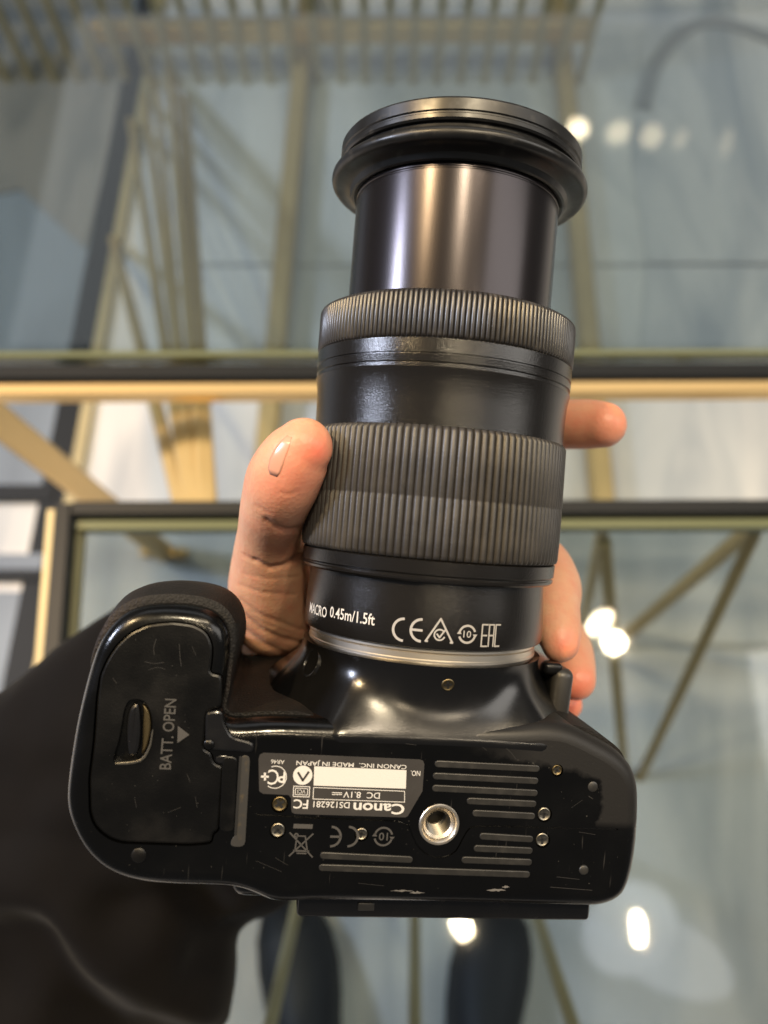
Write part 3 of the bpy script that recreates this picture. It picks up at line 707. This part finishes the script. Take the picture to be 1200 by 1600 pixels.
# ---- leather grip and front coverings: shells hugging the body wall
def near_idx(px, py):
    p = Vector((*L2(px, py, HB - RB).to_2d(), 0)); return min(range(360), key=lambda i: (outl[i] - p).length)
def cover(name, i0, i1, ns, off, bulge, corner=None):
    idx = []; i = i0
    while True:
        idx.append(i)
        if i == i1: break
        i = (i + 1) % 360
    V, Fc = [], []; m = len(idx); rows = len(ns) + 2
    qc = idx.index(corner) if corner is not None else m
    for r in range(rows):
        for q, i in enumerate(idx):
            if r == 0: v = wall(i, ns[0], -.0006)
            elif r == rows - 1: v = wall(i, ns[-1], -.0006)
            else:
                n = ns[r - 1]; e = min(q, m - 1 - q); f = sstep(-1, 6, e)
                t = (r - 1) / (rows - 3); bl = bulge * math.sin(PI * t) * sstep(0, 20, e) * (sstep(4, 26, qc - q) if corner is not None else 1)
                v = wall(i, n, (off + bl) * f + (-.0006) * (1 - f))
            V.append(v)
    for r in range(rows - 1):
        for q in range(m - 1): Fc.append((r * m + q, r * m + q + 1, (r + 1) * m + q + 1, (r + 1) * m + q))
    return mk(name, V, Fc, M_LEATHER, dslr, sharp=50)
gns = [HB - .0062, HB - .0068, .022, .016, .008, -.002, -.014, -.03, -.046]
cover('grip_leather', near_idx(136, 1072), near_idx(505, 1122), gns, .0009, .0032, near_idx(353, 1112))
cover('front_leather', near_idx(880, 1128), near_idx(986, 1203), [HB - .0052, HB - .0058, .022, .012, 0, -.014, -.03, -.046], .0008, .0008)

# ---- lens mount pedestal: lofted from the round mount to the front of the body
V, Fc = [], []; NS, NT = 160, 26
TRAP = [Vector(p) for p in ((-.029, .0352), (.0315, .0352), (.0455, .006), (.0460, -.028), (.030, -.036), (-.030, -.036), (-.0470, -.028), (-.0450, .008))]
def trap_r(th):
    d = Vector((math.sin(th), math.cos(th))); best = .06
    for q in range(8):
        a, b = TRAP[q], TRAP[(q + 1) % 8]; e = b - a; den = d.x * e.y - d.y * e.x
        if abs(den) < 1e-9: continue
        t = (a.x * e.y - a.y * e.x) / den; u = (a.x * d.y - a.y * d.x) / den
        if t > 0 and -1e-6 <= u <= 1 + 1e-6: best = min(best, t)
    return best
def trap_smooth(th): return sum(trap_r(th + k * .018) for k in range(-3, 4)) / 7
for k in range(NT + 1):
    t = k / NT; a = -.0022 - t * .0235
    w1 = sstep(.02, .86, t) ** .9
    dip = .0024 * math.sin(PI * min(t / .80, 1)) + .0011 * sstep(.80, 1, t)
    for s in range(NS):
        th = 2 * PI * s / NS; r = .0352 + (trap_smooth(th) - .0352) * w1
        c = math.cos(th); r -= dip * max(c, 0) ** .5
        V.append(Vector((math.sin(th) * r, a, c * r)))
b0 = len(V)
for s in range(NS): th = 2 * PI * s / NS; V.append(Vector((math.sin(th) * .0342, -.0017, math.cos(th) * .0340)))
for s in range(NS): th = 2 * PI * s / NS; V.append(Vector((math.sin(th) * .030, -.0017, math.cos(th) * .030)))
for k in range(NT):
    for s in range(NS): Fc.append((k * NS + s, k * NS + (s + 1) % NS, (k + 1) * NS + (s + 1) % NS, (k + 1) * NS + s))
for s in range(NS):
    Fc.append((s, (s + 1) % NS, b0 + (s + 1) % NS, b0 + s)); Fc.append((b0 + s, b0 + (s + 1) % NS, b0 + NS + (s + 1) % NS, b0 + NS + s))
ped = mk('mount_housing', V, Fc, M_HOUSING, dslr, sharp=40)
bvp = bvh_of([ped, body])
p, n = hit(bvp, 700, 1070); screw(0, 0, .0018, M_BRASSY, p + n * .0002, n)
# round button with a collar at the left shoulder of the mount
p, n = hit(bvp, 487, 1036)
Mx = Matrix.Translation(p - n * .0006) @ n.to_track_quat('Z', 'Y').to_matrix().to_4x4()
def lathe_m(name, prof, Mx, m, parent, nseg=40, sharp=35):
    V, Fc = [], []
    for R, z in prof:
        for k in range(nseg): V.append(Mx @ Vector((R * math.cos(2 * PI * k / nseg), R * math.sin(2 * PI * k / nseg), z)))
    for l in range(len(prof) - 1):
        for k in range(nseg): Fc.append((l * nseg + k, l * nseg + (k + 1) % nseg, (l + 1) * nseg + (k + 1) % nseg, (l + 1) * nseg + k))
    return mk(name, V, Fc, m, parent, sharp=sharp)
bt = lathe_m('preview_button', [(.0046, -.001), (.0045, .0006), (.0040, .0012), (.0034, .0010), (.0031, .0004), (.0031, -.0006)], Mx, M_GLOSS, dslr)
lathe_m('button_cap', [(.0029, -.001), (.0029, -.0001), (.0024, .0003), (.00005, .0004)], Mx, M_DARK, bt)

# ---- rounded boxes: rear screen panel, lens release, viewfinder hump
def rbox(name, c, size, bev, m, parent, rot=None, seg=4):
    bm = bmesh.new(); bmesh.ops.create_cube(bm, size=1)
    for v in bm.verts: v.co = Vector((v.co.x * size[0], v.co.y * size[1], v.co.z * size[2]))
    bmesh.ops.bevel(bm, geom=bm.edges[:], offset=bev, segments=seg, profile=.5, affect='EDGES')
    Mx = Matrix.Translation(c) @ (rot.to_4x4() if rot else Matrix.Identity(4)); bm.transform(Mx)
    return from_bm(name, bm, m, parent, 60)
a, b = L2(465, 1412, HB - .012), L2(923, 1420, HB - .012); mid = (a + b) / 2
rbox('screen_panel', (mid.x, mid.y + .0035 - .002, HB - .012 - .034), ((b - a).length, .0105, .068), .0012, M_GLOSS, dslr)
a, b = L2(560, 1412, HB - .0117), L2(585, 1413, HB - .0117)
rbox('screen_notch', ((a.x + b.x) / 2, (a.y + b.y) / 2 - .0008, HB - .0122), (.0045, .0022, .0012), .0003, M_SATINB, dslr)
d0, d1 = L2(864, 1046, .004), L2(866, 1112, .010)
ax = (d1 - d0); cen = (d0 + d1) / 2
rbox('lens_release', cen, (.0060, ax.length + .003, .016), .0024, M_SATINB, dslr, rot=Matrix.Rotation(math.radians(-3), 3, 'Z'))
c_ = L2(862, 1044, .012)
rbox('release_catch', c_, (.0056, .0036, .004), .0012, M_DOOR, dslr)
rbox('viewfinder_hump', (0, -.032, -.055), (.058, .050, .034), .012, M_BODY, dslr)
c_ = L2(418, 1398, HB - .009)
rbox('rear_thumb_rest', (c_.x - .004, c_.y + .004, HB - .030), (.012, .010, .045), .004, M_GLOSS, dslr)

# ---- lens
def lathe_y(name, prof, m, parent, n=192, sharp=30, ribs=None):
    """prof: (R, a). ribs=(count, depth, power, i0, i1): modulate radius for profile rows i0..i1"""
    if ribs: n = ribs[0] * 10
    V, Fc = [], []
    for i, (R, a) in enumerate(prof):
        for k in range(n):
            th = 2 * PI * k / n; r = R
            if ribs and ribs[3] <= i <= ribs[4]:
                f = (k % 10) / 10; r = R - ribs[1] * (1 - abs(math.sin(PI * f)) ** ribs[2])
            V.append(Vector((r * math.sin(th), a, r * math.cos(th))))
    for l in range(len(prof) - 1):
        for k in range(n): Fc.append((l * n + k, l * n + (k + 1) % n, (l + 1) * n + (k + 1) % n, (l + 1) * n + k))
    return mk(name, V, Fc, m, parent, sharp=sharp)
def arc(R, a, r, t0, t1, n=6): return [(R + r * math.cos(t0 + (t1 - t0) * k / n), a + r * math.sin(t0 + (t1 - t0) * k / n)) for k in range(n + 1)]
mr_ = lathe_y('mount_ring', [(.030, -.0028), (.0331, -.0028), (.0337, -.0024), (.0337, -.0012), (.0335, -.0009), (.0335, .0005), (.0332, .0008), (.0331, .0009), (.0337, .0010), (.0337, .0016), (.030, .0016)], M_SILVER, dslr)
lens = lathe_y('lens', [(.030, .0018), (.0342, .0018), (.0351, .0022), (.0354, .0032), (.0354, .0060), (.0352, .0110), (.0349, .0150), (.0347, .0188), (.0347, .0192), (.031, .0192)], M_SATIN, dslr)
lathe_y('lens_collar', [(.031, .0191), (.0366, .0191), (.0371, .0196), (.0372, .0202), (.0369, .0205), (.0369, .0208), (.0374, .0213), (.0375, .0246), (.0368, .0250), (.031, .0250)], M_SATIN, lens)
zr = [(.031, .0249), (.0368, .0249), (.0378, .0253), (.0381, .0262), (.0382, .030), (.0382, .0400), (.03805, .0407), (.03805, .0411), (.0382, .0418), (.0381, .050), (.0380, .0580), (.0375, .0590), (.0366, .0594), (.031, .0594)]
lathe_y('zoom_ring', zr, M_RUB, lens, ribs=(116, .00085, .75, 2, 11), sharp=60)
lathe_y('lens_shell', [(.031, .0592), (.0369, .0592), (.0369, .0600), (.0370, .066), (.0372, .0705), (.0376, .0728), (.0378, .0738), (.0373, .0741), (.0373, .0750), (.0377, .0753), (.0378, .0768), (.0375, .0770), (.0375, .0774),
                        (.0378, .0776), (.0378, .0812), (.0374, .0816), (.031, .0816)], M_SATIN, lens)
kr = [(.031, .0815), (.0372, .0815), (.0378, .0819), (.0380, .0824), (.0380, .0928), (.0377, .0935), (.0368, .0940), (.0302, .0940)]
lathe_y('focus_ring', kr, M_KNURL, lens, ribs=(172, .0008, .55, 2, 5), sharp=60)
lathe_y('inner_barrel', [(.0290, .085), (.0302, .085), (.0302, .1278), (.0300, .1281), (.0300, .1284), (.0302, .1286), (.0302, .1320), (.029, .1320)], M_ANOD, lens)
fr = [(.0300, .1302), (.0303, .1296), (.0312, .1293), (.0318, .1296), (.0325, .1310)] + [(.0340, .1318)] + arc(.0362, .1338, .0018, -PI * .55, PI * .5, 8) + [(.0355, .1358), (.0347, .1362), (.0344, .1368)]
lathe_y('front_flange', fr + [(.0344, .140), (.030, .140)], M_RIM, lens)
lathe_y('filter_ring', [(.0340, .1378), (.0353, .1379), (.0357, .1384), (.0357, .1394), (.0354, .1397), (.0354, .1401), (.0358, .1404), (.0358, .1432), (.0354, .1438), (.0342, .1440), (.0338, .1432), (.0336, .1405), (.0300, .1400)], M_RIM, lens)
gl = lathe_y('front_element', [(.0336, .1405), (.030, .1412), (.02, .1425), (.01, .1431), (.0002, .1433)], M_GLOSS, lens)
# print on the lens base
RL = .0354
def on_lens(v): R = RL + .00007; th = v.x / RL; return Vector((R * math.sin(th), v.y, R * math.cos(th)))
def span_text(pr, t, x0, y0, x1, y1, h, bold=0):
    a, b = cyl(x0, y0, RL), cyl(x1, y1, RL); c = (a + b) / 2; pr.text(t, c, abs(b.x - a.x), h, 0, bold)
pr = Print()
span_text(pr, 'MACRO', 484.5, 951.5, 511, 954, .0029, .012)
span_text(pr, '0.45m/1.5ft', 516, 957, 586, 967, .0030, .012)
pr.build('lettering', on_lens, M_WHITE, lens)
pr = Print(); q = .165e-3
c = cyl(631, 984, RL); pr.ring(c, 15 * q, 19 * q, 28, PI / 2, PI * 1.5)
c = cyl(659, 985, RL); pr.ring(c, 15 * q, 19 * q, 28, PI / 2, PI * 1.5); pr.stroke([c, c - Vector((16 * q, 0))], 3.8 * q)
c = cyl(687, 990, RL); tri = [c + Vector((-21 * q, -13 * q)), c + Vector((21 * q, -13 * q)), c + Vector((0, 23 * q))]
pr.stroke(tri, 3 * q, True); pr.ring(c + Vector((0, -2 * q)), 7 * q, 9.5 * q, 24, .6, 2 * PI - .3); pr.stroke([c + Vector((-4 * q, -1 * q)), c + Vector((0, -6 * q)), c + Vector((9 * q, 7 * q))], 2.6 * q)
c = cyl(730, 991, RL); pr.ring(c, 11.5 * q, 15 * q, 26, .3, PI - .25); pr.ring(c, 11.5 * q, 15 * q, 26, PI + .3, 2 * PI - .25); pr.text('10', c, 13 * q, 11 * q, 0, .01)
for s in (-1, 1): pr.poly([(c[0] + (s * 13.3 - 4) * q, c[1]), (c[0] + (s * 13.3 + 4) * q, c[1]), (c[0] + s * 13.3 * q, c[1] - s * 6 * q)])
c = cyl(767, 993, RL)
def seg(*pts): pr.stroke([c + Vector((x * q, y * q)) for x, y in pts], 2.6 * q)
seg((-7, 17), (-17, 17), (-17, -17), (-7, -17)); seg((-17, 0), (-8, 0)); seg((-4, -17), (-4, 17), (5, 17), (5, -17)); seg((-4, 0), (5, 0)); seg((17, 17), (8.5, 17), (8.5, -17)); seg((14, -17), (17, -17), (8.5, -17))
pr.build('lettering', on_lens, M_GREYP, lens)

# ================================================================== PERSON: hand, sleeve, shoes
pl = G(610, 1700, 0)
person = empty('person', (pl.x, pl.y, 0), 'person in a dark jacket and navy shoes, a bare hand holding up the black camera', 'person')
V, Fc = [], []
def chain(pts, sub=7, nseg=20, flatten=1.0):
    """pts: (px,py,depth,radius). a closed swept tube with round ends"""
    P4 = [Vector((*cs(x, y, d), r)) for x, y, d, r in pts]
    Q = catmull(P4, sub)
    first, last = Q[0], Q[-1]
    def cap(q, t, sgn):
        out = []
        for k in range(1, 6):
            a = k / 6 * PI / 2
            out.append((q.to_3d() + t * sgn * q.w * math.sin(a), q.w * math.cos(a)))
        return out
    t0 = (Q[1].to_3d() - Q[0].to_3d()).normalized(); t1 = (Q[-1].to_3d() - Q[-2].to_3d()).normalized()
    secs = cap(first, t0, -1)[::-1] + [(q.to_3d(), q.w) for q in Q] + cap(last, t1, 1)
    ref = RX @ Vector((0, 0, 1)); b = len(V)
    for i, (p, r) in enumerate(secs):
        pa_ = secs[max(i - 1, 0)][0]; pb_ = secs[min(i + 1, len(secs) - 1)][0]
        t = (pb_ - pa_).normalized(); u = ref.cross(t)
        u = u.normalized() if u.length > .05 else Vector((1, 0, 0)); v = t.cross(u).normalized()
        for k in range(nseg): a = 2 * PI * k / nseg; V.append(p + (u * math.cos(a) + v * math.sin(a) * flatten) * r)
    m = len(secs)
    for i in range(m - 1):
        for k in range(nseg): Fc.append((b + i * nseg + k, b + i * nseg + (k + 1) % nseg, b + (i + 1) * nseg + (k + 1) % nseg, b + (i + 1) * nseg + k))
    Fc.append(tuple(b + k for k in range(nseg))); Fc.append(tuple(b + (m - 1) * nseg + k for k in range(nseg)))
# thumb
chain([(428, 960, .272, .0150), (422, 915, .258, .0140), (422, 868, .245, .0119), (422, 828, .233, .0098), (431, 785, .220, .0100), (445, 745, .211, .0104), (464, 712, .206, .0093), (474, 699, .2045, .0080)])
# thenar pad and palm
chain([(440, 1020, .300, .0190), (452, 950, .288, .0180), (470, 890, .284, .0150)])
chain([(385, 1095, .338, .0240), (430, 1010, .318, .0215), (520, 930, .306, .0190), (640, 850, .296, .0150), (720, 790, .290, .0110)], flatten=.8)
chain([(400, 1085, .338, .0220), (520, 1000, .316, .0190), (650, 920, .304, .0160), (765, 865, .294, .0110)], flatten=.85)
chain([(420, 1080, .338, .0200), (560, 1030, .322, .0180), (680, 985, .312, .0150), (765, 940, .304, .0110)], flatten=.85)
chain([(300, 1180, .366, .0260), (350, 1130, .350, .0255), (410, 1060, .328, .0235)], flatten=.85)
# fingers
chain([(710, 785, .290, .0100), (800, 700, .284, .0092), (865, 667, .272, .0088), (918, 663, .262, .0086), (943, 664, .257, .0077)])
chain([(760, 862, .294, .0100), (835, 868, .280, .0090), (867, 908, .262, .0084), (868, 955, .247, .0079), (873, 992, .238, .0070), (875, 1005, .236, .0060)])
chain([(760, 935, .304, .0100), (850, 960, .294, .0088), (885, 1005, .278, .0082), (895, 1038, .266, .0078), (899, 1062, .259, .0070)])
chain([(730, 1000, .312, .0090), (820, 1040, .304, .0075), (872, 1075, .292, .0068), (885, 1100, .284, .0060)])
hand = mk('hand', V, Fc, M_SKIN, person, origin=person.location)
md = hand.modifiers.new('r', 'REMESH'); md.mode = 'VOXEL'; md.voxel_size = .0009
md = hand.modifiers.new('s', 'SMOOTH'); md.factor = .5; md.iterations = 10
evaluated(hand)
me = hand.data; me.materials.clear(); me.materials.append(M_SKIN)
RXI = RX.inverted()
def to_px(p):
    c = RXI @ (p - C0); return Vector((600 + F * c.x / -c.z, 800 - F * c.y / -c.z))
CREASES = [([(416, 812), (432, 824), (450, 829), (470, 826)], 3.0, .0011), ([(398, 876), (420, 888), (445, 884), (470, 868)], 3.2, .0012), ([(380, 868), (398, 876)], 2.5, .0005),
           ([(376, 938), (400, 958), (430, 970), (470, 985)], 3.0, .0007), ([(378, 958), (405, 982), (440, 998), (470, 1005)], 3.0, .0010), ([(384, 985), (410, 1005), (445, 1022)], 3.0, .0009),
           ([(376, 915), (410, 926), (460, 930)], 2.4, .0004), ([(382, 897), (420, 905), (465, 902)], 2.0, .0003), ([(400, 790), (416, 800)], 2.5, .0004),
           ([(380, 948), (404, 969), (436, 984), (470, 994)], 1.8, .0004), ([(436, 770), (452, 773), (464, 768)], 2.0, .0003)]
crv = [(resample([Vector((*p, 0)) for p in c], 24, False), w_, d_) for c, w_, d_ in CREASES]
BLUSH = [((482, 690), 30, .55), ((500, 705), 20, .4), ((470, 735), 52, .42), ((440, 775), 40, .2), ((955, 660), 40, .5), ((882, 1005), 20, .8), ((908, 1068), 30, .75), ((890, 1105), 25, .8), ((440, 850), 30, .18), ((420, 770), 30, .15), ((890, 660), 30, .2)]
nv = len(me.vertices); blush = [0.0] * nv
me.update(); nors = [v.normal.copy() for v in me.vertices]
for i, v in enumerate(me.vertices):
    wp = v.co + person.location; q = to_px(wp); vd = (C0 - wp).normalized()
    s = 0
    for (cx, cy), r, k in BLUSH: s += k * math.exp(-(((q.x - cx) ** 2 + (q.y - cy) ** 2) / (r * r)))
    blush[i] = min(s, 1)
    if 365 < q.x < 480 and 760 < q.y < 1035 and nors[i].dot(vd) > .1:
        for pts, w_, d_ in crv:
            dm = min((q.x - p.x) ** 2 + (q.y - p.y) ** 2 for p in pts)
            if dm < 100: v.co -= nors[i] * d_ * .5 * math.exp(-dm / (w_ * w_ * 1.7))
    v.co += nors[i] * .00035 * noise.noise(v.co * 130) * .4
at = me.attributes.new('blush', 'FLOAT', 'POINT'); at.data.foreach_set('value', blush)
me.polygons.foreach_set('use_smooth', [True] * len(me.polygons)); me.update()
# thumbnail
bvh = BVHTree.FromPolygons([v.co + person.location for v in me.vertices], [tuple(p.vertices) for p in me.polygons])
rows = [((449, 680), (456, 683)), ((438, 690), (453, 696)), ((429, 702), (448, 710)), ((422, 716), (443, 725)), ((419, 731), (438, 738)), ((422, 741), (433, 745))]
V, Fc = [], []; nc = 7; ok = True
for a, b in rows:
    for k in range(nc):
        t = k / (nc - 1); px = a[0] + (b[0] - a[0]) * t; py = a[1] + (b[1] - a[1]) * t
        h = bvh.ray_cast(C0, ray(px, py).normalized())
        if h[0] is None: ok = False; h = bvh.find_nearest(cs(px, py, .208))
        V.append(h[0] - h[1] * .00013 * (1 if h[1].dot(C0 - h[0]) > 0 else -1))
for r in range(len(rows) - 1):
    for k in range(nc - 1): Fc.append((r * nc + k, r * nc + k + 1, (r + 1) * nc + k + 1, (r + 1) * nc + k))
nail = mk('thumbnail', V, Fc, M_NAIL, person, origin=person.location, sharp=80)
sm = nail.modifiers.new('t', 'SOLIDIFY'); sm.thickness = .0005; sm.offset = 0; evaluated(nail)

# sleeve
ST = [(352, 1092, .362, .066, .040), (328, 1118, .364, .072, .045), (240, 1225, .366, .078, .050), (150, 1325, .372, .090, .056), (40, 1450, .384, .098, .062), (-110, 1620, .402, .104, .066), (-300, 1830, .43, .108, .07)]
P5 = [(cs(x, y, d), wd, th) for x, y, d, wd, th in ST]
cen = catmull([Vector((*p, wd)) for p, wd, th in P5], 16); ths = catmull([Vector((th, 0, 0)) for p, wd, th in P5], 16)
vdir = RX @ Vector((0, 0, 1)); V, Fc = [], []; NSEG = 128
secs = [(cen[0].to_3d(), cen[0].w - .012, ths[0].x - .012), (cen[0].to_3d(), cen[0].w - .004, ths[0].x - .004)] + [(c.to_3d(), c.w, t.x) for c, t in zip(cen, ths)]
cumul = 0
for i, (p, wd, th) in enumerate(secs):
    j0, j1 = max(i - 1, 2), min(max(i + 1, 3), len(secs) - 1)
    t = (secs[j1][0] - secs[j0][0]).normalized(); u = vdir.cross(t).normalized(); v = t.cross(u).normalized()
    for k in range(NSEG):
        a = 2 * PI * k / NSEG; q = p + u * math.cos(a) * wd + v * math.sin(a) * th
        px = to_px(q); amp = sstep(2, 30, i)
        f1 = noise.noise(Vector((px.x * .006 + 3, px.y * .010, 1.7))) * .006
        ridge = math.sin((px.x * .55 - px.y * .85 + 60 * noise.noise(Vector((px.x * .008, px.y * .008, 5)))) * .026)
        q += (u * math.cos(a) + v * math.sin(a)) * (f1 * sstep(0, 14, i) + .009 * ridge * amp * sstep(1380, 1480, px.y + .15 * px.x) + .0012 * noise.noise(q * 60) + .0030 * noise.noise(q * 24) * sstep(6, 30, i))
        if i in (4, 5): q -= (u * math.cos(a) + v * math.sin(a)) * .0015
        V.append(q)
m = len(secs)
for i in range(m - 1):
    for k in range(NSEG): Fc.append((i * NSEG + k, i * NSEG + (k + 1) % NSEG, (i + 1) * NSEG + (k + 1) % NSEG, (i + 1) * NSEG + k))
Fc.append(tuple((m - 1) * NSEG + k for k in range(NSEG)))
mk('jacket_sleeve', V, Fc, M_SLEEVE, person, origin=person.location, sharp=60)

# shoes and trouser legs
def shoe(toe_px, heel_dir, mirror):
    toe = G(*toe_px, .03); toe.z = 0; d = Vector(heel_dir).normalized(); s = Vector((-d.y, d.x, 0)) * mirror
    prof = [(0, .004, .018), (.006, .024, .030), (.02, .038, .042), (.05, .049, .055), (.09, .053, .066), (.13, .050, .082), (.17, .044, .096), (.22, .040, .102), (.26, .037, .100), (.282, .028, .094), (.29, .010, .085)]
    V, Fc = [], []; n = 24
    for l, hw, ht in prof:
        off = .008 * math.sin(PI * l / .29)
        for k in range(n):
            a = 2 * PI * k / n; x = math.cos(a) * hw; z = .018 + (max(math.sin(a), -.15) + .15) / 1.15 * (ht - .018)
            V.append(toe + d * l + s * (x + off) + Vector((0, 0, z)))
    m = len(prof)
    for i in range(m - 1):
        for k in range(n): Fc.append((i * n + k, i * n + (k + 1) % n, (i + 1) * n + (k + 1) % n, (i + 1) * n + k))
    Fc += [tuple(range(n)), tuple((m - 1) * n + k for k in range(n))]
    sh = mk('shoe', V, Fc, M_SHOE, person, origin=person.location, sharp=50)
    V, Fc = [], []; pts = [toe + d * (l - .002) + s * (hw + .003 + .008 * math.sin(PI * l / .29)) for l, hw, ht in prof] + [toe + d * (l - .002) + s * (-hw - .003 + .008 * math.sin(PI * l / .29)) for l, hw, ht in prof][::-1]
    k = len(pts)
    V = [p + Vector((0, 0, .022)) for p in pts] + [p + Vector((0, 0, .002)) for p in pts]
    Fc = [tuple(range(k)), tuple(range(k, 2 * k))] + [(i, (i + 1) % k, k + (i + 1) % k, k + i) for i in range(k)]
    mk('sole', V, Fc, M_SOLE, sh, origin=person.location, sharp=30)
    an = toe + d * .235
    V, Fc = [], []
    for z, r, dx in ((.06, .062, 0), (.12, .062, .004), (.3, .066, .015), (.5, .075, .03), (.8, .085, .05)):
        for k in range(24): a = 2 * PI * k / 24; V.append(an + d * dx + Vector((math.cos(a) * r, math.sin(a) * r, z)))
    for i in range(4):
        for k in range(24): Fc.append((i * 24 + k, i * 24 + (k + 1) % 24, i * 24 + 24 + (k + 1) % 24, i * 24 + 24 + k))
    Fc.append(tuple(96 + k for k in range(24)))
    mk('trouser_leg', V, Fc, M_TROUSER, person, origin=person.location)
shoe((447, 1405), (.16, -1, 0), 1)
shoe((788, 1418), (-.20, -1, 0), -1)
bpy.context.view_layer.update()
